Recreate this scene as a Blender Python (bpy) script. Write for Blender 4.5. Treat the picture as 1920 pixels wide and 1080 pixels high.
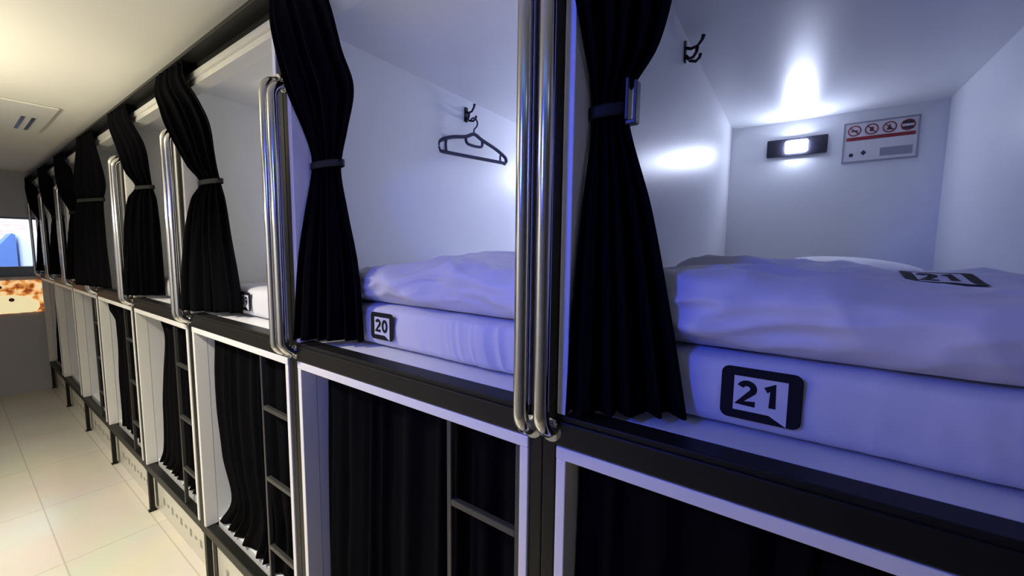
import bpy, bmesh, math, random
from mathutils import Vector, Matrix, noise
random.seed(7)
S = bpy.context.scene
C = S.collection
PI = math.pi
for o in list(bpy.data.objects): bpy.data.objects.remove(o)

# ------------------------------------------------------------------ camera
FPX, YAW, PITCH, ROLL, CD, CH = 748.28, 0.6105, 0.0929, 0.0111, 0.6757, 1.7525
fw = Vector((-math.sin(YAW)*math.cos(PITCH), math.cos(YAW)*math.cos(PITCH), -math.sin(PITCH)))
rt = Vector((math.cos(YAW), math.sin(YAW), 0)); up = rt.cross(fw)
rt2 = rt*math.cos(ROLL)+up*math.sin(ROLL); up2 = -rt*math.sin(ROLL)+up*math.cos(ROLL)
cam_d = bpy.data.cameras.new('camera'); cam = bpy.data.objects.new('camera', cam_d); C.objects.link(cam)
cam_d.sensor_fit = 'HORIZONTAL'; cam_d.sensor_width = 36; cam_d.lens = FPX*36/1920
cam_d.clip_start = 0.02; cam_d.clip_end = 100
cam.matrix_world = Matrix(((rt2.x, up2.x, -fw.x, 0), (rt2.y, up2.y, -fw.y, -CD), (rt2.z, up2.z, -fw.z, CH), (0, 0, 0, 1)))
S.camera = cam

# ------------------------------------------------------------------ world, exposure
W = bpy.data.worlds.new('world'); S.world = W; W.use_nodes = True
W.node_tree.nodes['Background'].inputs[0].default_value = (0.75, 0.87, 1.0, 1)
W.node_tree.nodes['Background'].inputs[1].default_value = 3.3
S.view_settings.view_transform = 'Standard'; S.view_settings.look = 'None'
S.view_settings.exposure = 0.0; S.view_settings.gamma = 1.0; S.view_settings.use_curve_mapping = False

# ------------------------------------------------------------------ lamps of the corridor and added fill lights
ZCL = 2.585
def area(name, loc, target, size, power, col, shape='DISK', size_y=None, spread=PI):
    l = bpy.data.lights.new(name, 'AREA'); l.shape = shape; l.size = size
    if size_y: l.size_y = size_y
    l.energy = power; l.color = col; l.spread = spread
    o = bpy.data.objects.new(name, l); C.objects.link(o); o.location = loc
    o.rotation_euler = (Vector(target)-Vector(loc)).to_track_quat('-Z', 'Y').to_euler()
    return o
# warm light over the far side of the corridor: an upward fill added to brighten the ceiling, and recessed ceiling lamps
area('corridor_ceiling_fill', (-2.9, -1.35, 2.0), (-2.9, -0.95, 2.6), 0.9, 20, (1.0, 0.92, 0.72), 'RECTANGLE', 0.12, math.radians(150))
for lx, pw in ((-1.9, 36), (-3.6, 17), (-5.2, 3)):
    area('corridor_ceiling_light', (lx, -1.05, ZCL), (lx-0.02, -0.98, 0), 0.18, pw, (1.0, 0.93, 0.77), 'DISK', None, math.radians(117))
# blue lamp on the far side of the corridor, opposite the near bunks
area('blue_wall_light', (-0.65, -1.3, 2.2), (-0.55, 0.1, 1.7), 0.12, 6.5, (0.045, 0.09, 1.0), 'RECTANGLE', 0.25, math.radians(120))
# unseen blue strip added high by the far wall, tints the handle reflections
area('blue_reflection_fill', (0.1, -1.44, 2.38), (0.1, -1.30, 2.6), 1.5, 2.0, (0.07, 0.28, 1.0), 'RECTANGLE', 0.05, math.radians(140))
# weak white fill added above the near end of the corridor
area('near_white_fill', (0.9, -0.9, 2.57), (0.9, -0.9, 0), 0.2, 0.3, (0.82, 0.86, 1.0))

# ------------------------------------------------------------------ materials
def mat(name, col, rough=0.5, metal=0.0, noise_amt=0.0, nscale=8.0, bump=0.0, bscale=60.0, emit=None, estr=0.0, spec=0.5, sheen=0.0, coat=0.0):
    m = bpy.data.materials.new(name); m.use_nodes = True
    nt = m.node_tree; b = nt.nodes['Principled BSDF']
    b.inputs['Base Color'].default_value = (*col, 1); b.inputs['Roughness'].default_value = rough
    b.inputs['Metallic'].default_value = metal; b.inputs['Specular IOR Level'].default_value = spec
    b.inputs['Sheen Weight'].default_value = sheen; b.inputs['Coat Weight'].default_value = coat
    tc = nt.nodes.new('ShaderNodeTexCoord')
    if noise_amt:
        n = nt.nodes.new('ShaderNodeTexNoise'); n.inputs['Scale'].default_value = nscale; n.inputs['Detail'].default_value = 3
        nt.links.new(tc.outputs['Object'], n.inputs['Vector'])
        mx = nt.nodes.new('ShaderNodeMix'); mx.data_type = 'RGBA'
        mx.inputs[6].default_value = (*[c*(1-noise_amt) for c in col], 1)
        mx.inputs[7].default_value = (*[min(1, c*(1+noise_amt)) for c in col], 1)
        nt.links.new(n.outputs['Fac'], mx.inputs[0]); nt.links.new(mx.outputs[2], b.inputs['Base Color'])
    if bump:
        n2 = nt.nodes.new('ShaderNodeTexNoise'); n2.inputs['Scale'].default_value = bscale; n2.inputs['Detail'].default_value = 4
        nt.links.new(tc.outputs['Object'], n2.inputs['Vector'])
        bp = nt.nodes.new('ShaderNodeBump'); bp.inputs['Strength'].default_value = bump; bp.inputs['Distance'].default_value = 0.01
        nt.links.new(n2.outputs['Fac'], bp.inputs['Height']); nt.links.new(bp.outputs['Normal'], b.inputs['Normal'])
    if emit:
        b.inputs['Emission Color'].default_value = (*emit, 1); b.inputs['Emission Strength'].default_value = estr
    return m
M = {}
M['panel'] = mat('white_laminate', (0.72, 0.73, 0.76), 0.36, noise_amt=0.03, nscale=3, spec=0.45)
M['trim'] = mat('white_trim', (0.78, 0.77, 0.75), 0.4, noise_amt=0.03)
M['rail'] = mat('brushed_aluminium', (0.8, 0.79, 0.74), 0.35, metal=0.55, noise_amt=0.04, nscale=20)
M['black'] = mat('black_powder_coat', (0.007, 0.007, 0.006), 0.45, noise_amt=0.15, nscale=30, spec=0.25)
M['ladder'] = mat('dark_grey_steel', (0.045, 0.045, 0.045), 0.4, metal=0.3, noise_amt=0.1, nscale=20)
M['chrome'] = mat('polished_steel', (0.62, 0.62, 0.62), 0.14, metal=1.0, noise_amt=0.03, nscale=10)
M['curtain'] = mat('black_curtain_cloth', (0.0022, 0.0021, 0.003), 0.95, noise_amt=0.2, nscale=25, bump=0.15, bscale=400, spec=0.05)
M['strap'] = mat('black_strap', (0.006, 0.006, 0.007), 0.8, noise_amt=0.1)
M['sheet'] = mat('white_cotton', (0.67, 0.67, 0.72), 0.85, noise_amt=0.03, nscale=12, bump=0.12, bscale=25, spec=0.2, sheen=0.1)
M['print'] = mat('black_print', (0.008, 0.008, 0.012), 0.7, noise_amt=0.1, spec=0.2)
M['printwhite'] = mat('white_print', (0.62, 0.62, 0.68), 0.8, noise_amt=0.02, spec=0.2)
M['hook'] = mat('black_hook_metal', (0.015, 0.015, 0.018), 0.3, metal=0.5, noise_amt=0.1)
M['hanger'] = mat('dark_blue_plastic', (0.02, 0.02, 0.06), 0.4, noise_amt=0.1)
M['ceiling'] = mat('ceiling_paint', (0.74, 0.72, 0.64), 0.8, noise_amt=0.02, nscale=2)
M['wall'] = mat('wall_paint', (0.46, 0.46, 0.51), 0.7, noise_amt=0.03, nscale=3)
M['lampplate'] = mat('dark_lamp_plate', (0.01, 0.01, 0.018), 0.3, noise_amt=0.1)
M['led'] = mat('lit_lens', (1, 1, 1), 0.4, noise_amt=0.01, emit=(0.68, 0.75, 1.0), estr=130)
M['ledbright'] = mat('bright_lit_lens', (1, 1, 1), 0.4, noise_amt=0.01, emit=(0.70, 0.76, 1.0), estr=480)
M['ledfill'] = mat('neutral_fill_lens', (1, 1, 1), 0.4, noise_amt=0.01, emit=(1.0, 0.98, 0.9), estr=330)  # unseen glow added to lift the walls of the third upper pod
M['signwhite'] = mat('sign_board', (0.62, 0.60, 0.64), 0.4, noise_amt=0.03)
M['signred'] = mat('sign_red', (0.22, 0.015, 0.02), 0.5, noise_amt=0.05)
M['signdark'] = mat('sign_dark', (0.03, 0.02, 0.04), 0.5, noise_amt=0.05)
M['signgrey'] = mat('sign_grey', (0.25, 0.26, 0.32), 0.5, noise_amt=0.05)
M['plinth'] = mat('plinth_board', (0.66, 0.64, 0.56), 0.3, noise_amt=0.04, nscale=4)
M['slot'] = mat('vent_slot', (0.30, 0.29, 0.25), 0.6, noise_amt=0.1)
M['grille'] = mat('grille_plastic', (0.70, 0.69, 0.62), 0.5, noise_amt=0.03)

def tile_mat():
    m = bpy.data.materials.new('polished_tiles'); m.use_nodes = True; nt = m.node_tree; b = nt.nodes['Principled BSDF']
    tc = nt.nodes.new('ShaderNodeTexCoord'); br = nt.nodes.new('ShaderNodeTexBrick')
    br.offset = 0.0; br.inputs['Scale'].default_value = 1.0
    br.inputs['Brick Width'].default_value = 0.8; br.inputs['Row Height'].default_value = 0.4
    br.inputs['Mortar Size'].default_value = 0.004; br.inputs['Mortar Smooth'].default_value = 0.2
    br.inputs['Color1'].default_value = (0.70, 0.65, 0.55, 1); br.inputs['Color2'].default_value = (0.66, 0.62, 0.53, 1)
    br.inputs['Mortar'].default_value = (0.52, 0.48, 0.40, 1)
    n = nt.nodes.new('ShaderNodeTexNoise'); n.inputs['Scale'].default_value = 2.5; n.inputs['Detail'].default_value = 5
    mx = nt.nodes.new('ShaderNodeMix'); mx.data_type = 'RGBA'; mx.blend_type = 'MULTIPLY'; mx.inputs[0].default_value = 0.25
    nt.links.new(tc.outputs['Object'], br.inputs['Vector']); nt.links.new(tc.outputs['Object'], n.inputs['Vector'])
    nt.links.new(br.outputs['Color'], mx.inputs[6]); nt.links.new(n.outputs['Color'], mx.inputs[7])
    nt.links.new(mx.outputs[2], b.inputs['Base Color'])
    b.inputs['Roughness'].default_value = 0.2; b.inputs['Specular IOR Level'].default_value = 0.4
    return m
M['tiles'] = tile_mat()
def glass_mat():
    m = bpy.data.materials.new('window_glass'); m.use_nodes = True; nt = m.node_tree
    b = nt.nodes['Principled BSDF']; b.inputs['Base Color'].default_value = (0.95, 0.97, 1, 1)
    b.inputs['Roughness'].default_value = 0.02; b.inputs['IOR'].default_value = 1.1; b.inputs['Transmission Weight'].default_value = 1
    return m
M['glass'] = glass_mat()

# ------------------------------------------------------------------ helpers
class MB:
    """collects shapes into one bmesh"""
    def __init__(s): s.bm = bmesh.new(); s.mi = 0
    def box(s, a, b, bev=0.0):
        bm = s.bm; (x0, y0, z0), (x1, y1, z1) = a, b
        vs = [bm.verts.new(p) for p in ((x0,y0,z0),(x1,y0,z0),(x1,y1,z0),(x0,y1,z0),(x0,y0,z1),(x1,y0,z1),(x1,y1,z1),(x0,y1,z1))]
        fs = [bm.faces.new([vs[i] for i in f]) for f in ((0,3,2,1),(4,5,6,7),(0,1,5,4),(1,2,6,5),(2,3,7,6),(3,0,4,7))]
        for f in fs: f.material_index = s.mi
        if bev:
            es = list({e for f in fs for e in f.edges})
            r = bmesh.ops.bevel(bm, geom=es, offset=bev, segments=2, affect='EDGES', profile=0.5)
            for f in r['faces']: f.material_index = s.mi
        return s
    def tube(s, pts, r, seg=12, closed=False, cap=True):
        bm = s.bm; P = [Vector(p) for p in pts]; n = len(P); rings = []
        rr = r if isinstance(r, (list, tuple)) else [r]*n
        def tan(i):
            if closed: return (P[(i+1) % n]-P[i-1]).normalized()
            return (P[min(i+1, n-1)]-P[max(i-1, 0)]).normalized()
        t0 = tan(0); ref = Vector((0, 0, 1)) if abs(t0.z) < 0.9 else Vector((1, 0, 0))
        u = t0.cross(ref).normalized()
        for i in range(n):
            t = tan(i); u = (u-t*u.dot(t)).normalized(); v = t.cross(u)
            rings.append([bm.verts.new(P[i]+(u*math.cos(2*PI*k/seg)+v*math.sin(2*PI*k/seg))*rr[i]) for k in range(seg)])
        for i in range(n if closed else n-1):
            a, b = rings[i], rings[(i+1) % n]
            for k in range(seg):
                f = bm.faces.new((a[k], a[(k+1) % seg], b[(k+1) % seg], b[k])); f.smooth = True; f.material_index = s.mi
        if cap and not closed:
            for rg, fl in ((rings[0], True), (rings[-1], False)):
                f = bm.faces.new(rg[::-1] if fl else rg); f.material_index = s.mi
        return s
    def prism(s, poly, o, ux, uy, th):
        """polygon in the plane (o, ux, uy) extruded by th along ux x uy"""
        bm = s.bm; o, ux, uy = Vector(o), Vector(ux), Vector(uy); n = ux.cross(uy).normalized()
        a = [bm.verts.new(o+ux*p[0]+uy*p[1]) for p in poly]; b = [bm.verts.new(v.co+n*th) for v in a]
        fs = [bm.faces.new(a[::-1]), bm.faces.new(b)]
        for i in range(len(a)): fs.append(bm.faces.new((a[i], a[(i+1) % len(a)], b[(i+1) % len(a)], b[i])))
        for f in fs: f.material_index = s.mi
        return s
    def grid(s, fn, nu, nv, smooth=True):
        bm = s.bm; V = [[bm.verts.new(fn(i/nu, j/nv)) for i in range(nu+1)] for j in range(nv+1)]
        for j in range(nv):
            for i in range(nu):
                f = bm.faces.new((V[j][i], V[j][i+1], V[j+1][i+1], V[j+1][i])); f.smooth = smooth; f.material_index = s.mi
        return s
    def build(s, name, mats, parent=None, loc=(0, 0, 0)):
        me = bpy.data.meshes.new(name); s.bm.normal_update(); s.bm.to_mesh(me); s.bm.free()
        for m in (mats if isinstance(mats, (list, tuple)) else [mats]): me.materials.append(m)
        o = bpy.data.objects.new(name, me); C.objects.link(o); o.location = loc
        if parent: o.parent = parent
        return o
def tag(o, label, cat, group=None):
    o['label'] = label; o['category'] = cat
    if group: o['group'] = group
    return o
def thing(name, loc, label, cat, group=None):
    o = bpy.data.objects.new(name, None); C.objects.link(o); o.location = loc; o.empty_display_size = 0.1
    return tag(o, label, cat, group)
def struct(o): o['kind'] = 'structure'; return o
def copy_tree(o, loc, label, parent=None):
    c = o.copy(); C.objects.link(c)
    if parent: c.parent = parent
    else: c.location = loc; c['label'] = label
    for ch in list(o.children): copy_tree(ch, None, None, c)
    return c
def rrect(w, h, r, n=6):
    pts = []
    for cx, cy, a0 in ((w/2-r, h/2-r, 0), (-w/2+r, h/2-r, 90), (-w/2+r, -h/2+r, 180), (w/2-r, -h/2+r, 270)):
        for k in range(n+1):
            a = math.radians(a0+90*k/n); pts.append((cx+r*math.cos(a), cy+r*math.sin(a)))
    return pts

X0 = -0.392            # the joint between the two nearest bunks; every bunk is 1 m wide
NB = 8
ZB, ZP, ZT, ZC = 1.372, 1.434, 2.49, 2.60     # middle beam underside, bed platform, rail top, ceiling
DEP = 2.05
def BX(i): return X0-i
which = ['nearest the camera, with bed 21', 'with bed 20, second from the camera', 'third from the camera', 'fourth from the camera',
         'fifth from the camera', 'sixth from the camera', 'seventh from the camera', 'farthest, against the poster wall']

# ------------------------------------------------------------------ room shell
struct(MB().box((-7.6, -1.5, -0.06), (2.6, 2.2, 0)).build('floor', M['tiles']))
struct(MB().box((-7.6, -1.5, ZC), (2.6, 2.2, ZC+0.06)).build('ceiling', M['ceiling']))
struct(MB().box((-7.6, -1.6, -0.06), (2.6, -1.5, ZC+0.06)).build('wall_left', M['wall']))
struct(MB().box((2.6, -1.6, -0.06), (2.7, 2.3, ZC+0.06)).build('wall_back', M['wall']))
struct(MB().box((-7.6, 2.2, -0.06), (2.6, 2.3, ZC+0.06)).build('wall_right', M['wall']))
XE = -7.42
wy0, wy1, wz0, wz1 = -1.25, 0.03, 1.385, 2.08
e = MB(); e.box((XE-0.18, -1.5, 0), (XE, 2.2, wz0)); e.box((XE-0.18, -1.5, wz1), (XE, 2.2, ZC))
e.box((XE-0.18, wy1, wz0), (XE, 2.2, wz1)); e.box((XE-0.18, -1.5, wz0), (XE, wy0, wz1))
struct(e.build('wall_end', M['wall']))
w = MB()
for a, b in (((wy0, wz0), (wy1, wz0+0.12)), ((wy0, wz1-0.02), (wy1, wz1)), ((wy0, wz0), (wy0+0.03, wz1)), ((wy1-0.018, wz0), (wy1, wz1)), ((-0.62, wz0), (-0.58, wz1))):
    w.box((XE-0.09, a[0], a[1]), (XE-0.03, b[0], b[1]))
win = struct(w.build('window_1', mat('window_frame_grey', (0.16, 0.19, 0.26), 0.5, noise_amt=0.05)))
MB().box((XE-0.065, wy0+0.02, wz0+0.02), (XE-0.058, wy1-0.01, wz1-0.01)).build('pane', M['glass'], win)

# ---- what stands outside the window
def brick_mat():
    m = bpy.data.materials.new('pink_brick'); m.use_nodes = True; nt = m.node_tree; b = nt.nodes['Principled BSDF']
    tc = nt.nodes.new('ShaderNodeTexCoord'); mp = nt.nodes.new('ShaderNodeMapping'); mp.inputs['Rotation'].default_value = (0, PI/2, PI/2)
    br = nt.nodes.new('ShaderNodeTexBrick'); br.inputs['Scale'].default_value = 4
    br.inputs['Color1'].default_value = (0.62, 0.42, 0.36, 1); br.inputs['Color2'].default_value = (0.7, 0.52, 0.47, 1); br.inputs['Mortar'].default_value = (0.7, 0.66, 0.64, 1)
    nt.links.new(tc.outputs['Object'], mp.inputs['Vector']); nt.links.new(mp.outputs['Vector'], br.inputs['Vector']); nt.links.new(br.outputs['Color'], b.inputs['Base Color'])
    b.inputs['Roughness'].default_value = 0.8
    return m
tag(MB().box((-13.4, -4.5, -0.5), (-13, 2.5, 3.6), 0.02).build('building', brick_mat()), 'pale pink brick building outside the end window', 'building')
t = MB(); t.box((-9.9, -0.02, 0.3), (-9.2, 0.7, 1.97), 0.03); t.box((-9.88, 0.0, -0.5), (-9.25, 0.66, 0.3))
tag(t.build('kiosk', mat('white_kiosk', (0.95, 0.95, 0.93), 0.6, noise_amt=0.02)), 'white lit kiosk box standing outside the end window', 'kiosk')
t = MB(); t.prism([(-1.6, 0.3), (0.0, 0.3), (0.0, 1.9), (-0.03, 1.92), (-0.2, 1.68), (-1.6, 1.6)], (-8.9, -0.06, 0), (0, 1, 0), (0, 0, 1), -0.8)
tag(t.build('awning', mat('blue_canvas', (0.12, 0.22, 0.55), 0.7, noise_amt=0.08)), 'blue canvas awning with peaked end outside the window', 'awning')
struct(MB().box((-16, -8, -0.6), (-7.6, 8, -0.5)).build('pavement', mat('pavement', (0.3, 0.3, 0.3), 0.8, noise_amt=0.1)))

# ---- the bright picture under the window
pm = bpy.data.materials.new('poster_picture'); pm.use_nodes = True; nt = pm.node_tree; b = nt.nodes['Principled BSDF']
tc = nt.nodes.new('ShaderNodeTexCoord'); n = nt.nodes.new('ShaderNodeTexNoise'); n.inputs['Scale'].default_value = 16; n.inputs['Detail'].default_value = 3
cr = nt.nodes.new('ShaderNodeValToRGB'); cr.color_ramp.elements[0].position = 0.36; cr.color_ramp.elements[0].color = (0.28, 0.05, 0.01, 1)
cr.color_ramp.elements[1].position = 0.62; cr.color_ramp.elements[1].color = (0.9, 0.66, 0.36, 1)
el = cr.color_ramp.elements.new(0.5); el.color = (0.78, 0.33, 0.08, 1)
nt.links.new(tc.outputs['Object'], n.inputs['Vector']); nt.links.new(n.outputs['Fac'], cr.inputs['Fac']); nt.links.new(cr.outputs['Color'], b.inputs['Base Color'])
nt.links.new(cr.outputs['Color'], b.inputs['Emission Color']); b.inputs['Emission Strength'].default_value = 0.9; b.inputs['Roughness'].default_value = 0.3
px = thing('poster', (XE, -0.6, 1.15), 'backlit orange and cream food poster on the end wall below the window', 'poster')
MB().box((0.002, -0.65, -0.19), (0.022, 0.625, 0.195), 0.003).build('light_panel', pm, px)
cream = mat('poster_cream', (0.9, 0.78, 0.45), 0.4, noise_amt=0.12, nscale=9, emit=(0.9, 0.78, 0.45), estr=0.8)
el_pts = [(0.26*math.cos(a), 0.14*math.sin(a)) for a in [2*PI*k/28 for k in range(28)]]
MB().prism([(0.31+p[0], max(-0.186, -0.11+p[1])) for p in el_pts], (0.0225, 0, 0), (0, 1, 0), (0, 0, 1), 0.0015).build('printed_shape', cream, px)
dm = mat('poster_dark', (0.12, 0.04, 0.02), 0.5, noise_amt=0.1)
for cy, cz, r in ((0.36, -0.03, 0.022), (0.2, -0.11, 0.018), (0.28, 0.12, 0.02)):
    MB().prism([(cy+r*math.cos(a), cz+r*math.sin(a)) for a in [2*PI*k/14 for k in range(14)]], (0.0245, 0, 0), (0, 1, 0), (0, 0, 1), 0.001).build('printed_dot', dm, px)

# ---- ceiling grille
g = thing('ceiling_grille', (-4.1, -0.37, ZC), 'flat square ceiling vent grille with two dark slots above the corridor', 'vent')
MB().box((-0.55, -0.33, -0.012), (0.33, 0.18, -0.001), 0.004).build('frame', M['grille'], g)
for y in (0.055, 0.1): MB().box((-0.5, y, -0.016), (-0.05, y+0.016, -0.011)).build('slot', M['hook'], g)

# ------------------------------------------------------------------ bunk frames
def dhandle(x, z0, z1, y0, out, r):
    pts = [(x, y0, z0)]; br = 0.045
    for k in range(0, 9):
        a = PI/2*k/8; pts.append((x, y0-out+br-br*math.sin(a), z0+br-br*math.cos(a)))
    pts += [(x, y0-out, z0+br+(z1-z0-2*br)*k/6) for k in range(1, 6)]
    for k in range(0, 9):
        a = PI/2*k/8; pts.append((x, y0-out+br-br*math.cos(a), z1-br+br*math.sin(a)))
    pts.append((x, y0, z1))
    o = MB().tube(pts, r, 16).build('grab_handle', M['chrome'], fr)
    for z in (z0, z1): MB().tube([(x, y0, z), (x, y0-0.006, z)], r*1.6, 16).build('flange', M['chrome'], o)
fr = thing('bunk_frame', (X0, 0, 0), 'black steel bunk frame '+which[0], 'bunk frame', 'bunk frames along the corridor')
for xa in (0.0, 0.969):
    p = MB(); p.box((xa, 0, 0.29), (xa+0.0308, 0.04, ZT+0.06), 0.003)
    xl = xa if xa == 0 else xa+0.0158
    p.box((xl, 0.005, 0.0), (xl+0.015, 0.03, 0.295), 0.002); p.box((xl, -0.003, 0), (xl+0.015, 0.038, 0.01), 0.002)
    p.build('post', M['black'], fr)
MB().box((0.031, -0.006, ZB), (0.969, 0.04, ZP-0.012), 0.003).box((0.031, -0.002, ZP-0.013), (0.969, 0.05, ZP), 0.002).build('middle_beam', M['black'], fr)
MB().box((0.031, 0, 0.295), (0.969, 0.04, 0.345), 0.003).build('bottom_beam', M['black'], fr)
MB().box((0.031, 0, ZT), (0.969, 0.04, ZT+0.06), 0.003).build('top_beam', M['black'], fr)
MB().box((0.031, 0.045, 0.0), (0.969, 0.06, 0.295)).build('plinth_panel', M['plinth'], fr)
for k in range(9):
    MB().box((0.14+k*0.08, 0.0435, 0.085+0.014*(k % 2)), (0.172+k*0.08, 0.0455, 0.118+0.012*((k+1) % 2)), 0.001).build('vent_slot', M['slot'], fr)
dhandle(0.020, 1.40, 2.275, 0, 0.044, 0.015)
dhandle(0.976, 1.395, 2.295, 0, 0.047, 0.015)
for i in range(1, NB): copy_tree(fr, (BX(i), 0, 0), 'black steel bunk frame '+which[i])

# ------------------------------------------------------------------ sleeping pods
def make_pod(upper):
    z0, z1 = (ZP, ZT) if upper else (0.345, ZB-0.001)
    nm = 'upper' if upper else 'lower'
    r = thing('sleeping_pod', (X0, 0, z0), 'white '+nm+' sleeping pod '+which[0], 'sleeping pod', nm+' sleeping pods')
    h = z1-z0
    base = -0.03 if upper else 0.0
    MB().box((0.034, 0.051, 0), (0.054, DEP, h-0.012)).build('side_panel', M['panel'], r)
    MB().box((0.946, 0.051, 0), (0.966, DEP, h-0.012)).build('side_panel', M['panel'], r)
    MB().box((0.034, DEP, 0), (0.966, DEP+0.02, h-0.012)).build('back_panel', M['panel'], r)
    MB().box((0.034, 0.045, h-0.012), (0.966, DEP+0.02, h-(0 if upper else 0.002))).build('ceiling_panel', M['panel'], r)
    MB().box((0.055, 0.051, base+(0.0 if upper else -0.03)), (0.945, DEP-0.001, base+0.03 if upper else 0.02)).build('bed_base', M['panel'], r)
    zt = 0.002 if upper else 0.0
    for xa in (0.033, 0.946): MB().box((xa, -0.004, zt), (xa+0.021, 0.05, h-(0.05 if upper else 0.0265)), 0.002).build('front_trim', M['trim'], r)
    if upper:
        k = MB(); k.prism([(0.045, -0.05), (-0.006, -0.05), (-0.006, -0.029), (0.0, -0.027), (0.0, -0.024), (-0.012, -0.022), (-0.012, 0), (0.045, 0)], (0.033, 0, h), (0, 1, 0), (0, 0, 1), 0.934)
        k.build('top_rail', M['rail'], r)
    else:
        MB().box((0.033, -0.005, h-0.026), (0.967, 0.05, h-0.001), 0.002).build('front_trim', M['trim'], r)
    return r
up_pod = make_pod(True); lo_pod = make_pod(False)
for i in range(1, NB):
    copy_tree(up_pod, (BX(i), 0, ZP), 'white upper sleeping pod '+which[i])
    copy_tree(lo_pod, (BX(i), 0, 0.345), 'white lower sleeping pod '+which[i])

# ------------------------------------------------------------------ ladders on the lower pods
ld = thing('ladder', (BX(1), 0, 0.345), 'dark steel ladder over the lower curtain below bed 20', 'ladder', 'ladders on the lower pods')
zt = ZB-0.03-0.345
for xa in (0.726, 0.93): MB().box((xa, 0.004, 0), (xa+0.014, 0.02, zt), 0.002).build('rail', M['ladder'], ld)
for z in (1.125, 0.835, 0.545): MB().box((0.739, 0.004, z-0.345), (0.931, 0.02, z+0.016-0.345), 0.002).build('rung', M['ladder'], ld)
for i in range(2, 6):
    copy_tree(ld, (BX(i), 0, 0.345), 'dark steel ladder on the lower pod, %s ladder from the camera' % ['', '', 'second', 'third', 'fourth', 'fifth'][i])

# ------------------------------------------------------------------ curtains
def smooth_rows(rows, z):
    """monotone interpolation through control rows sorted from top to bottom"""
    for a in range(len(rows)-1):
        if rows[a][0] >= z >= rows[a+1][0]:
            t = (rows[a][0]-z)/(rows[a][0]-rows[a+1][0]); p0 = rows[max(a-1, 0)]; p1 = rows[a]; p2 = rows[a+1]; p3 = rows[min(a+2, len(rows)-1)]
            out = []
            for k in range(1, len(p1)):
                m1 = (p2[k]-p0[k])/max(p0[0]-p2[0], 1e-4)*(p1[0]-p2[0]); m2 = (p3[k]-p1[k])/max(p1[0]-p3[0], 1e-4)*(p1[0]-p2[0])
                t2, t3 = t*t, t*t*t
                out.append((2*t3-3*t2+1)*p1[k]+(t3-2*t2+t)*m1+(-2*t3+3*t2)*p2[k]+(t3-t2)*m2)
            return out
    return list(rows[-1][1:]) if z < rows[-1][0] else list(rows[0][1:])
def cloth(rows, folds, seed, nu=96, nv=70, hem=0.0):
    """draped cloth; rows: z, left x, left y, right x, right y, fold depth"""
    rnd = random.Random(seed); ph = rnd.random()*6.28; zt, zb = rows[0][0], rows[-1][0]
    def fn(u, v):
        z = zt+(zb-zt)*v
        lx, ly, rx, ry, am = smooth_rows(rows, z)
        am *= 0.55
        L = Vector((lx, ly)); R = Vector((rx, ry)); d = R-L; n = Vector((d.y, -d.x)).normalized()
        uu = u+0.035*math.sin(5.1*u*PI+ph)*math.sin(PI*u)
        p = L+d*uu
        w = math.sin(2*PI*folds*u+ph+0.5*math.sin(3*v+ph))*am+0.35*am*math.sin(2*PI*folds*1.9*u+2*ph+1.5*v)
        w += 0.3*am*noise.noise(Vector((u*7+seed, v*5, seed*0.3)))
        p += n*w
        zz = z+hem*v**6*(u-0.5)+0.004*noise.noise(Vector((u*9, seed, 0)))*v
        return Vector((p.x, p.y, zz))
    return MB().grid(fn, nu, nv)
def add_cloth(name, rows, folds, seed, loc, label, group, nu=96, nv=70, hem=0.0, parent=None, cat='curtain'):
    o = cloth(rows, folds, seed, nu, nv, hem).build(name, M['curtain'], None, loc)
    md = o.modifiers.new('thick', 'SOLIDIFY'); md.thickness = 0.003; md.offset = 0
    return tag(o, label, cat, group)
# rows relative to the left edge of each bunk
cur = {
0: [(2.525,.045,-.05,.225,-.035,.010),(2.38,.054,-.045,.225,.03,.018),(2.22,.056,-.03,.203,.06,.022),(2.12,.034,.03,.168,.09,.02),(2.05,.046,.07,.112,.105,.016),(1.99,.051,.075,.116,.105,.016),(1.83,.051,.04,.166,.10,.022),(1.62,.058,-.005,.212,.10,.026),(1.452,.063,-.03,.245,.10,.028)],
1: [(2.525,.055,-.052,.29,-.04,.010),(2.46,.045,-.05,.315,-.035,.012),(2.42,.043,-.046,.295,.0,.016),(2.34,.042,-.03,.262,.05,.02),(2.24,.042,.0,.272,.08,.022),(2.13,.055,.05,.21,.095,.02),(2.06,.052,.072,.162,.105,.016),(2.0,.04,.07,.152,.105,.016),(1.87,.048,.045,.193,.10,.02),(1.7,.065,.0,.24,.10,.024),(1.455,.075,-.03,.262,.10,.026)],
2: [(2.525,-.03,-.052,.27,-.04,.010),(2.46,-.06,-.054,.27,-.035,.012),(2.38,.0,-.057,.25,.02,.016),(2.29,.045,-.05,.244,.055,.018),(2.13,.058,.015,.2,.085,.020),(2.06,.06,.06,.168,.105,.016),(1.98,.058,.025,.215,.105,.02),(1.79,.055,-.012,.284,.10,.024),(1.52,.05,-.036,.365,.10,.026),(1.455,.05,-.036,.365,.10,.026)],
3: [(2.525,.06,-.052,.38,-.04,.010),(2.46,.045,-.05,.39,-.035,.012),(2.34,.05,-.02,.30,.04,.018),(2.2,.058,.01,.19,.08,.02),(2.12,.06,.045,.125,.105,.016),(2.04,.058,.008,.2,.105,.02),(1.8,.052,-.02,.252,.10,.024),(1.455,.05,-.038,.24,.10,.026)],
4: [(2.525,.12,-.056,.50,-.04,.010),(2.45,.13,-.06,.52,-.035,.012),(2.2,.08,-.08,.42,.02,.018),(2.08,.15,-.08,.33,.02,.016),(1.95,.04,-.085,.42,.0,.018),(1.455,-.13,-.088,.46,.0,.018)],
}
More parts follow.
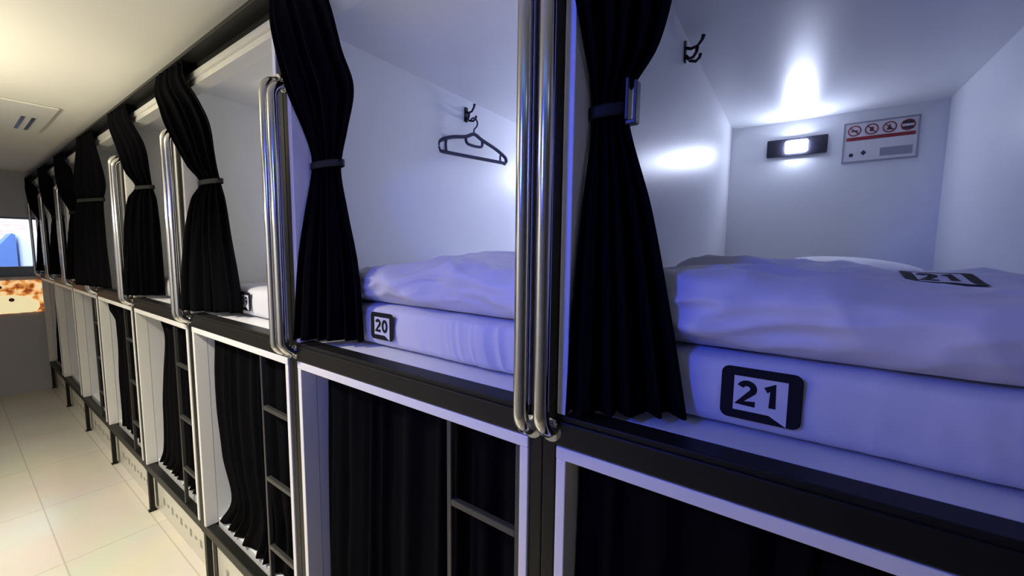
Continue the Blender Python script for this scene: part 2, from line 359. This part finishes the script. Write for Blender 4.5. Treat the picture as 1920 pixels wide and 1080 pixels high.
for i in (5, 6, 7):
    s = {5: .30, 6: .32, 7: .2}[i]
    cur[i] = [(2.525,.05,-.052,s+.12,-.04,.010),(2.46,.045,-.05,s+.12,-.035,.012),(2.4,.04,-.05,s+.12,.0,.018),(2.2,.04,-.03,s*.8,.05,.02),(2.05,.045,.03,s*.55,.08,.016),(1.95,.045,.02,s*.7,.08,.02),(1.455,.03,-.03,s,.06,.026)]
tie_z = {0: 2.02, 1: 2.03, 2: 2.06, 3: 2.115, 4: 2.08, 5: 2.05, 6: 2.05, 7: 2.05}
ctext = ['black curtain tied back beside bed 21, nearest the camera', 'black curtain tied back at the left of bed 20', 'black tied curtain third from the camera, wide at the foot',
         'black tied curtain fourth from the camera with twisted top', 'black tied curtain fifth from the camera, broadest lower half',
         'dark blue-black curtain sixth from the camera', 'dark blue-black curtain seventh from the camera', 'farthest dark curtain beside the end window']
for i in range(NB):
    cur[i] = [(z, 0.058, ly-0.012, rx, ry, am) if ly > -0.008 and lx < 0.058 else (z, lx, ly, rx, ry, am) for z, lx, ly, rx, ry, am in cur[i]]
    o = add_cloth('curtain', cur[i], 5, 11+i, (BX(i), 0, 0), ctext[i], 'tied curtains of the upper pods', nu=96 if i < 4 else 60, nv=80 if i < 4 else 50)
    lx, ly, rx, ry, am = smooth_rows(cur[i], tie_z[i])
    cx, cy = (lx+rx)/2, (ly+ry)/2; d = Vector((rx-lx, ry-ly)); a = d.length/2+0.006; d.normalize(); nn = Vector((d.y, -d.x))
    def ring(u, v, a=a, d=d, nn=nn, cx=cx, cy=cy, am=am, z=tie_z[i]):
        t = 2*PI*u; p = Vector((cx, cy))+d*a*math.cos(t)+nn*(am*1.0+0.004)*math.sin(t)
        return Vector((p.x, p.y, z-0.011+0.022*v+0.006*math.cos(t)))
    tb = MB().grid(ring, 32, 4).build('tie_back', M['strap'], o)
    md = tb.modifiers.new('thick', 'SOLIDIFY'); md.thickness = 0.003
# pale clip where the near curtain is tied
k = MB(); k.box((0.118, 0.075, 2.0), (0.124, 0.10, 2.075), 0.002); k.box((0.132, 0.08, 1.995), (0.138, 0.105, 2.07), 0.002); k.box((0.118, 0.08, 1.992), (0.138, 0.10, 2.0), 0.002)
bpy_clip = k.build('tie_clip', mat('grey_clip', (0.05, 0.05, 0.07), 0.4, noise_amt=0.05), [o for o in C.objects if o.name == 'curtain'][0])
bpy_clip['label'] = 'grey tie clip'
# one track along the top of the row
tag(MB().box((BX(7)+0.02, -0.056, ZT+0.035), (X0+0.98, -0.0005, ZT+0.05), 0.002).build('curtain_track', M['black']), 'long black curtain track along the top of all bunks', 'curtain track')

# ---- lower curtains, hung inside the lower pods
zt, zb = 1.338, 0.375
low = {
0: [(zt,.06,.05,.935,.055,.018),(1.05,.058,.05,.935,.055,.02),(zb,.058,.05,.935,.055,.022)],
1: [(zt,.125,.05,.935,.055,.018),(1.0,.11,.05,.935,.055,.02),(.65,.09,.05,.935,.055,.022),(zb,.09,.05,.935,.055,.022)],
2: [(zt,.18,.05,.935,.055,.018),(1.05,.155,.05,.935,.055,.02),(.76,.2,.05,.935,.055,.022),(.56,.275,.05,.935,.055,.022),(zb,.10,.05,.935,.055,.022)],
3: [(zt,.33,.05,.935,.055,.018),(1.24,.40,.05,.935,.055,.018),(.86,.30,.05,.935,.055,.02),(.5,.25,.05,.935,.055,.02),(zb,.14,.05,.8,.055,.02)],
4: [(zt,.02+.05,.05,.935,.055,.014),(1.26,.09,.05,.935,.055,.014),(1.2,.26,.05,.935,.055,.018),(.75,.24,.05,.935,.055,.02),(zb,.22,.05,.935,.055,.022)],
5: [(zt,.62,.05,.935,.055,.02),(.9,.60,.05,.935,.055,.022),(zb,.58,.05,.935,.055,.022)],
6: [(zt,.66,.05,.935,.055,.02),(.9,.72,.05,.935,.055,.022),(zb,.68,.05,.935,.055,.022)],
7: [(zt,.5,.05,.935,.055,.02),(.9,.4,.05,.935,.055,.022),(zb,.2,.05,.935,.055,.022)],
}
ltext = ['black drawn curtain of the lower pod below bed 21', 'black drawn curtain of the lower pod below bed 20', 'black drawn curtain of the lower pod, third from the camera',
         'black drawn curtain of the lower pod, fourth from the camera', 'black lower curtain fifth from the camera with folded top corner',
         'black lower curtain sixth from the camera, pushed aside', 'black lower curtain seventh from the camera, pushed aside', 'black lower curtain farthest from the camera, by end wall']
for i in range(NB):
    add_cloth('curtain', low[i], 9 if i < 4 else 6, 41+i, (BX(i), 0, 0), ltext[i], 'curtains of the lower pods', nu=150 if i < 3 else 70, nv=36)

# ------------------------------------------------------------------ bedding
def rounded_box(cx, cy, cz, hx, hy, hz, ex, fn=None, nu=120, nv=60):
    """soft box (superellipsoid) with a displacement fn(p, n) -> p"""
    def sgn(a, e): return math.copysign(abs(a)**e, a)
    mb = MB()
    def f(u, v):
        t = 2*PI*u; p = -PI/2+PI*v
        x = sgn(math.cos(p), ex[1])*sgn(math.cos(t), ex[0]); y = sgn(math.cos(p), ex[1])*sgn(math.sin(t), ex[0]); z = sgn(math.sin(p), ex[1])
        q = Vector((x*hx, y*hy, z*hz))
        n = Vector((x/hx, y/hy, z/hz)).normalized() if q.length > 0 else Vector((0, 0, 1))
        q = Vector((cx, cy, cz))+q
        return fn(q, n, (x, y, z)) if fn else q
    return mb.grid(f, nu, nv)
def soft_block(x0, x1, y0, y1, z0, z1, r, fn, nx=90, ny=60, nz=16):
    """block with rounded edges, all six faces gridded, displaced by fn"""
    mb = MB(); bm = mb.bm; cache = {}
    def vert(i, j, k):
        key = (i, j, k)
        if key not in cache:
            p = Vector((x0+(x1-x0)*i/nx, y0+(y1-y0)*j/ny, z0+(z1-z0)*k/nz))
            c = Vector((min(max(p.x, x0+r), x1-r), min(max(p.y, y0+r), y1-r), min(max(p.z, z0+r), z1-r)))
            d = p-c
            nrm = d.normalized() if d.length > 1e-9 else Vector((0, 0, 1))
            if d.length > 1e-9: p = c+nrm*r
            cache[key] = bm.verts.new(fn(p, nrm))
        return cache[key]
    def face(a, b, c, d):
        f = bm.faces.new((vert(*a), vert(*b), vert(*c), vert(*d))); f.smooth = True
    for i in range(nx):
        for j in range(ny):
            face((i, j, 0), (i, j+1, 0), (i+1, j+1, 0), (i+1, j, 0)); face((i, j, nz), (i+1, j, nz), (i+1, j+1, nz), (i, j+1, nz))
    for i in range(nx):
        for k in range(nz):
            face((i, 0, k), (i+1, 0, k), (i+1, 0, k+1), (i, 0, k+1)); face((i, ny, k), (i, ny, k+1), (i+1, ny, k+1), (i+1, ny, k))
    for j in range(ny):
        for k in range(nz):
            face((0, j, k), (0, j, k+1), (0, j+1, k+1), (0, j+1, k)); face((nx, j, k), (nx, j+1, k), (nx, j+1, k+1), (nx, j, k+1))
    return mb
def ridged(p, s, seed): return 1-abs(noise.noise(Vector((p.x*s, p.y*s, p.z*s))+Vector((seed, seed*2, 0))))*2

MY = 0.125; MZ = ZP; MT = 0.135          # mattress front, underside, thickness
def mattress(i, label, n_x=110):
    bx = BX(i); seed = i*3.3+1
    def fn(p, n):
        q = p.copy()
        if n.y < -0.3:       # sheet pulled over the front edge, small upright creases
            cw = math.exp(-((p.x-bx-0.76)/0.16)**2)
            q.y += -0.010*cw*ridged(Vector((p.x+0.2*p.z, 0, p.z*0.05)), 34, seed)*min(1, max(0, (p.z-MZ)/0.02))-0.004*ridged(Vector((p.x*1.0, 0, p.z*0.22)), 26, seed)*(0.35+0.65*max(0, noise.noise(Vector((p.x*3+seed, 0, 0)))+0.2))
            q.y += -0.012*math.sin(PI*min(1, max(0, (p.z-MZ)/MT)))
        if n.z > 0.3: q.z += 0.003*ridged(p, 7, seed)
        return q
    o = soft_block(bx+0.075, bx+0.925, MY, 2.0, MZ+0.001, MZ+MT, 0.03, fn, n_x, 40, 14).build('mattress', M['sheet'])
    return tag(o, label, 'mattress', 'mattresses in the upper pods')
def digits(mb, txt, w, h, place):
    # strokes of each digit on a 0..1 square, thickened into flat ribbons
    arc = lambda cx, cy, rx, ry, a0, a1, n=10: [(cx+rx*math.cos(math.radians(a0+(a1-a0)*k/n)), cy+ry*math.sin(math.radians(a0+(a1-a0)*k/n))) for k in range(n+1)]
    G = {'2': [arc(0.48, 0.72, 0.36, 0.24, 165, -30, 12)+[(0.1, 0.05), (0.95, 0.05)]], '1': [[(0.25, 0.78), (0.62, 0.94), (0.62, 0.02)]],
         '0': [arc(0.5, 0.5, 0.38, 0.45, 0, 360, 24)], '9': [arc(0.5, 0.68, 0.34, 0.26, 0, 360, 20), [(0.84, 0.68), (0.8, 0.3), (0.55, 0.05)]]}
    dw, dh, th = w*0.235, h*0.42, h*0.055
    for n, ch in enumerate(txt):
        ox = -w*0.275+n*w*0.285; oy = -dh*0.47
        for st in G[ch]:
            P = [Vector((ox+x*dw, oy+y*dh)) for x, y in st]; A = []; B = []
            for k in range(len(P)):
                d1 = (P[k]-P[k-1]).normalized() if k else (P[1]-P[0]).normalized(); d2 = (P[k+1]-P[k]).normalized() if k < len(P)-1 else d1
                m = (d1+d2).normalized() if (d1+d2).length > 0.05 else d1; nn = Vector((-m.y, m.x)); q = min(1.6, 1/max(0.5, nn.dot(Vector((-d1.y, d1.x)))))
                A.append(mb.bm.verts.new(place(P[k].x+nn.x*th*q, P[k].y+nn.y*th*q, 0.0016))); B.append(mb.bm.verts.new(place(P[k].x-nn.x*th*q, P[k].y-nn.y*th*q, 0.0016)))
            for k in range(len(P)-1):
                f = mb.bm.faces.new((A[k], B[k], B[k+1], A[k+1])); f.material_index = mb.mi
def number_print(txt, parent, place, w=0.112, h=0.086, cuts=0):
    mb = MB(); flat = lambda x, y, t: Vector((x, y, t))
    def fan(pts, hh, mi):
        f = mb.bm.faces.new([mb.bm.verts.new((x, y, hh)) for x, y in pts]); f.material_index = mi
    fan(rrect(w, h, 0.013), 0.0006, 0)
    iw, ih = w*0.66, h*0.66
    fan([(-iw/2, -ih/2), (iw*0.18, -ih/2), (iw*0.5, -h*0.49), (iw*0.5, ih/2), (-iw/2, ih/2)], 0.0012, 1)
    digits(mb, txt, w, h, flat)
    if cuts:
        for a in range(1, cuts):          # slice into a fine lattice so that the print can follow the cloth
            for ax, ln in ((0, w), (1, h)):
                n = Vector((1, 0, 0)) if ax == 0 else Vector((0, 1, 0))
                bmesh.ops.bisect_plane(mb.bm, geom=mb.bm.verts[:]+mb.bm.edges[:]+mb.bm.faces[:], plane_co=n*(ln*(a/cuts-0.5)), plane_no=n)
    for v in mb.bm.verts: v.co = place(v.co.x, v.co.y, v.co.z)
    o = mb.build('number_print', [M['print'], M['printwhite']], parent); o['label'] = 'black printed bed number %s in a speech bubble' % txt
    return o
m21 = mattress(0, 'white sheeted mattress with large number 21 on its front')
m20 = mattress(1, 'white sheeted mattress with number 20 and upright creases on its front', 240)
m19 = mattress(2, 'white mattress in the upper pod third from the camera')
m18 = mattress(3, 'white mattress in the upper pod fourth from the camera', 50)
def front_place(ox, oz, back=0.0): return lambda x, y, t: Vector((ox+x, MY-0.0185-t+back, oz+y))
number_print('21', m21, front_place(-0.031, 1.511), 0.118, 0.092)
number_print('20', m20, front_place(BX(1)+0.347, 1.511))
number_print('19', m19, front_place(BX(2)+0.36, 1.511))

def sstep(a, b, x):
    t = min(1, max(0, (x-a)/(b-a))); return t*t*(3-2*t)
def duvet(i, label, x0, x1, y0, y1, z1, fnh, nx=130, ny=90):
    bx = BX(i); seed = 5.7+i*2.1; z0 = MZ+MT+0.004
    def fn(p, n):
        q = p.copy(); t = (p.z-z0)/(z1-z0)
        s = fnh((p.x-bx), (p.y-MY))
        q.z = z0+(p.z-z0)*s
        wr = 0.014*(ridged(Vector((p.x*0.8, p.y*1.4, p.z*1.8+0.4*p.x)), 5, seed)-0.5)+0.010*(ridged(Vector((p.x*0.7, p.y, p.z*2.0-0.3*p.x)), 11, seed)-0.5)+0.004*noise.noise(p*18)
        k = min(1, max(0, t*3))*1.25
        if i == 0: k *= 1-0.93*(1-sstep(0.05, 0.13, abs(p.x-bx-0.628)))*sstep(0.12, 0.2, p.y-MY)
        q += n*wr*k
        q.y -= 0.02*math.sin(PI*min(1, max(0, t)))*(1 if n.y < 0 else -1)
        q.z = max(q.z, z0)
        return q
    o = soft_block(bx+x0, bx+x1, MY+y0, MY+y1, z0, z1, 0.055, fn, nx, ny, 22).build('duvet', M['sheet'])
    return tag(o, label, 'duvet', 'folded duvets on the mattresses')
d21 = duvet(0, 'white folded duvet with a printed number lying on mattress 21', 0.09, 0.93, 0.0, 0.62, 1.725,
            lambda x, y: (0.88+0.04*min(1, max(0, y/0.2))+0.12*sstep(0.24, 0.37, y)+0.02*math.exp(-((x-0.22)/0.11)**2)-0.10*sstep(0.4, 0.62, x))*(1-0.3*math.exp(-((x-0.07)/0.07)**2)))
d20 = duvet(1, 'white folded duvet humped in the middle on mattress 20', 0.07, 0.92, 0.01, 0.62, 1.72,
            lambda x, y: 0.72+0.42*math.exp(-((x-0.58)/0.26)**2)*min(1, 0.5+y*2))
d19 = duvet(2, 'white folded duvet on the third bed from the camera', 0.2, 0.92, 0.25, 0.8, 1.66, lambda x, y: 1.0, 60, 50)
from mathutils.bvhtree import BVHTree
def on_top(o, cx, cy):
    me = o.data; t = BVHTree.FromPolygons([v.co for v in me.vertices], [p.vertices for p in me.polygons])
    def f(x, y, h):
        hit = t.ray_cast(Vector((cx+x, cy+y, 3)), Vector((0, 0, -1)))[0]
        return Vector((cx+x, cy+y, hit.z+h*1.5+0.0015))
    return f
# the bed number on the slope of the duvet, laid over its top
number_print('21', d21, on_top(d21, BX(0)+0.628, 0.428), 0.105, 0.12, 24)
def pillow(i, label, cx, cy, z, hx, hy, hz):
    bx = BX(i); seed = i+2.2
    def fn(q, n, u): return q+n*(0.006*noise.noise(q*6+Vector((seed, 0, 0)))+0.002*noise.noise(q*18))
    o = rounded_box(bx+cx, cy, z+hz, hx, hy, hz, (0.55, 0.9), fn, 80, 36).build('pillow', M['sheet'])
    return tag(o, label, 'pillow', 'pillows at the head of the beds')
pillow(0, 'white plump pillow behind the duvet of bed 21, under the lamp', 0.56, 1.72, MZ+MT+0.002, 0.30, 0.22, 0.085)
pillow(1, 'white plump pillow behind the humped duvet of bed 20', 0.5, 1.72, MZ+MT+0.002, 0.32, 0.22, 0.08)

# ------------------------------------------------------------------ reading lamps and notices on the back panels
lm = thing('reading_lamp', (BX(0)+0.371, DEP-0.001, 2.335), 'black oblong reading lamp glowing on the back panel of pod 21', 'reading lamp', 'reading lamps in the upper pods')
MB().prism(rrect(0.27, 0.092, 0.006), (0, 0, 0), (1, 0, 0), (0, 0, 1), 0.012).build('plate', M['lampplate'], lm)
MB().prism(rrect(0.10, 0.062, 0.01), (-0.0, -0.0125, 0), (1, 0, 0), (0, 0, 1), 0.012).build('lens', M['led'], lm)['label'] = 'white glowing lens'
for i, led, tx in ((1, 'ledbright', 'black oblong reading lamp glowing on the back panel of pod 20'), (2, 'ledfill', 'black oblong reading lamp, its glow added to brighten the third upper pod')):
    c = copy_tree(lm, (BX(i)+0.371, DEP-0.001, 2.335), tx)
    for ch in c.children:
        if ch.name.startswith('lens'):
            ch.data = ch.data.copy(); ch.data.materials[0] = M[led]
# notice board: local x to the right, z up, facing the corridor
sg = thing('notice', (BX(0)+0.71, DEP-0.001, 2.322), 'small white notice with red prohibition pictograms on the back panel of pod 21', 'notice')
MB().prism(rrect(0.284, 0.200, 0.004), (0, 0, 0), (1, 0, 0), (0, 0, 1), 0.003).build('board', M['signwhite'], sg)
fm = MB()
for a, b in (((-0.142, -0.100), (0.142, -0.093)), ((-0.142, 0.093), (0.142, 0.100)), ((-0.142, -0.093), (-0.135, 0.093)), ((0.135, -0.093), (0.142, 0.093))):
    fm.box((a[0], -0.006, a[1]), (b[0], -0.003, b[1]))
fm.build('border', M['signgrey'], sg)
def circ(cx, cz, r, n=20): return [(cx+r*math.cos(2*PI*k/n), cz+r*math.sin(2*PI*k/n)) for k in range(n)]
for k in range(4):
    pic = MB(); cx = -0.099+0.066*k; cz = 0.058
    pic.tube([(x, -0.0045, z) for x, z in circ(cx, cz, 0.024)], 0.0026, 6, closed=True)
    if k < 3: pic.tube([(cx-0.019, -0.0045, cz+0.019), (cx+0.019, -0.0045, cz-0.019)], 0.0022, 6)
    pic.build('red_circle', M['signred'], sg)
def bit(*shapes):
    for sh_ in shapes: sh_.build('pictogram', M['signdark'], sg)
pz = lambda pts: MB().prism(pts, (0, -0.003, 0), (1, 0, 0), (0, 0, 1), 0.0015)
bit(MB().box((-0.112, -0.0045, 0.054), (-0.086, -0.003, 0.061)), MB().box((-0.04, -0.0045, 0.048), (-0.026, -0.003, 0.068)), pz([(0.022, 0.045), (0.044, 0.045), (0.033, 0.074)]),
    MB().box((0.078, -0.0047, 0.064), (0.12, -0.003, 0.078)), MB().box((0.078, -0.0047, 0.038), (0.12, -0.003, 0.052)), pz(circ(-0.105, -0.062, 0.009)),
    pz([(-0.058, -0.068), (-0.046, -0.054), (-0.058, -0.042), (-0.068, -0.054)]))
MB().box((-0.128, -0.0045, 0.009), (0.128, -0.003, 0.026)).build('red_band', M['signred'], sg)
MB().box((0.005, -0.0042, -0.078), (0.122, -0.003, -0.038)).build('grey_block', M['signgrey'], sg)

# ------------------------------------------------------------------ coat hooks and the hanger
def coat_hook(i, y, z, label):
    r = thing('coat_hook', (BX(i)+0.054, y, z), label, 'coat hook', 'coat hooks on the side panels')
    MB().prism(rrect(0.022, 0.07, 0.008), (0.0, 0, 0), (0, 1, 0), (0, 0, 1), 0.005).build('back_plate', M['hook'], r)
    MB().tube([(0.004, 0, 0.012), (0.02, 0, 0.006), (0.04, 0, 0.01), (0.052, 0, 0.026), (0.056, 0, 0.04)], [0.005, 0.005, 0.005, 0.005, 0.007], 10).build('prong', M['hook'], r)
    for s in (-1, 1):
        MB().tube([(0.004, 0, -0.012), (0.016, s*0.008, -0.028), (0.032, s*0.018, -0.03), (0.042, s*0.024, -0.018), (0.044, s*0.026, -0.006)], [0.005, 0.005, 0.005, 0.005, 0.006], 10).build('prong', M['hook'], r)
    return r
coat_hook(0, 0.80, 2.42, 'black double coat hook high on the left panel of pod 21')
coat_hook(1, 0.83, 2.405, 'black double coat hook holding the hanger in pod 20')
hg = thing('coat_hanger', (BX(1)+0.054+0.045, 0.84, 2.373), 'dark blue plastic coat hanger hanging on the hook in pod 20', 'coat hanger')
sh = MB()
def cat(pts, n=6, closed=False):
    P = [Vector(p) for p in pts]; out = []; N = len(P)
    for a in range(N if closed else N-1):
        p0 = P[(a-1) % N] if closed or a > 0 else P[0]; p1 = P[a]; p2 = P[(a+1) % N]; p3 = P[(a+2) % N] if closed or a+2 < N else P[-1]
        for k in range(n):
            t = k/n; out.append(0.5*((2*p1)+(-p0+p2)*t+(2*p0-5*p1+4*p2-p3)*t*t+(-p0+3*p1-3*p2+p3)*t**3))
    if not closed: out.append(P[-1])
    return out
def H(pts, n=6, closed=False): return cat([(0, y*0.8, z*0.85) for y, z in pts], n, closed)
sh.tube(H([(-0.245, -0.175), (-0.235, -0.15), (-0.16, -0.118), (-0.06, -0.098), (0.0, -0.075), (0.06, -0.098), (0.16, -0.13), (0.235, -0.165), (0.25, -0.19), (0.232, -0.205), (0.2, -0.203), (-0.2, -0.203), (-0.235, -0.2)], 6, True), 0.0085, 10, True)
sh.tube(H([(-0.06, -0.10), (-0.045, -0.135), (0.05, -0.137), (0.06, -0.10)], 5), 0.007, 8)
sh.tube(H([(-0.19, -0.128), (-0.195, -0.165), (-0.19, -0.2)], 4), 0.005, 8)
sh.tube(H([(0.205, -0.15), (0.2, -0.18), (0.205, -0.2)], 4), 0.005, 8)
sh.build('shoulder_bar', M['hanger'], hg)
MB().tube(H([(0, -0.075), (0.0, -0.05), (0.018, -0.03), (0.024, -0.008), (0.01, 0.012), (-0.01, 0.012), (-0.022, 0.0)], 6), 0.0042, 8).build('hanging_hook', M['hanger'], hg)
hg.rotation_euler = (0, 0, math.radians(-15))
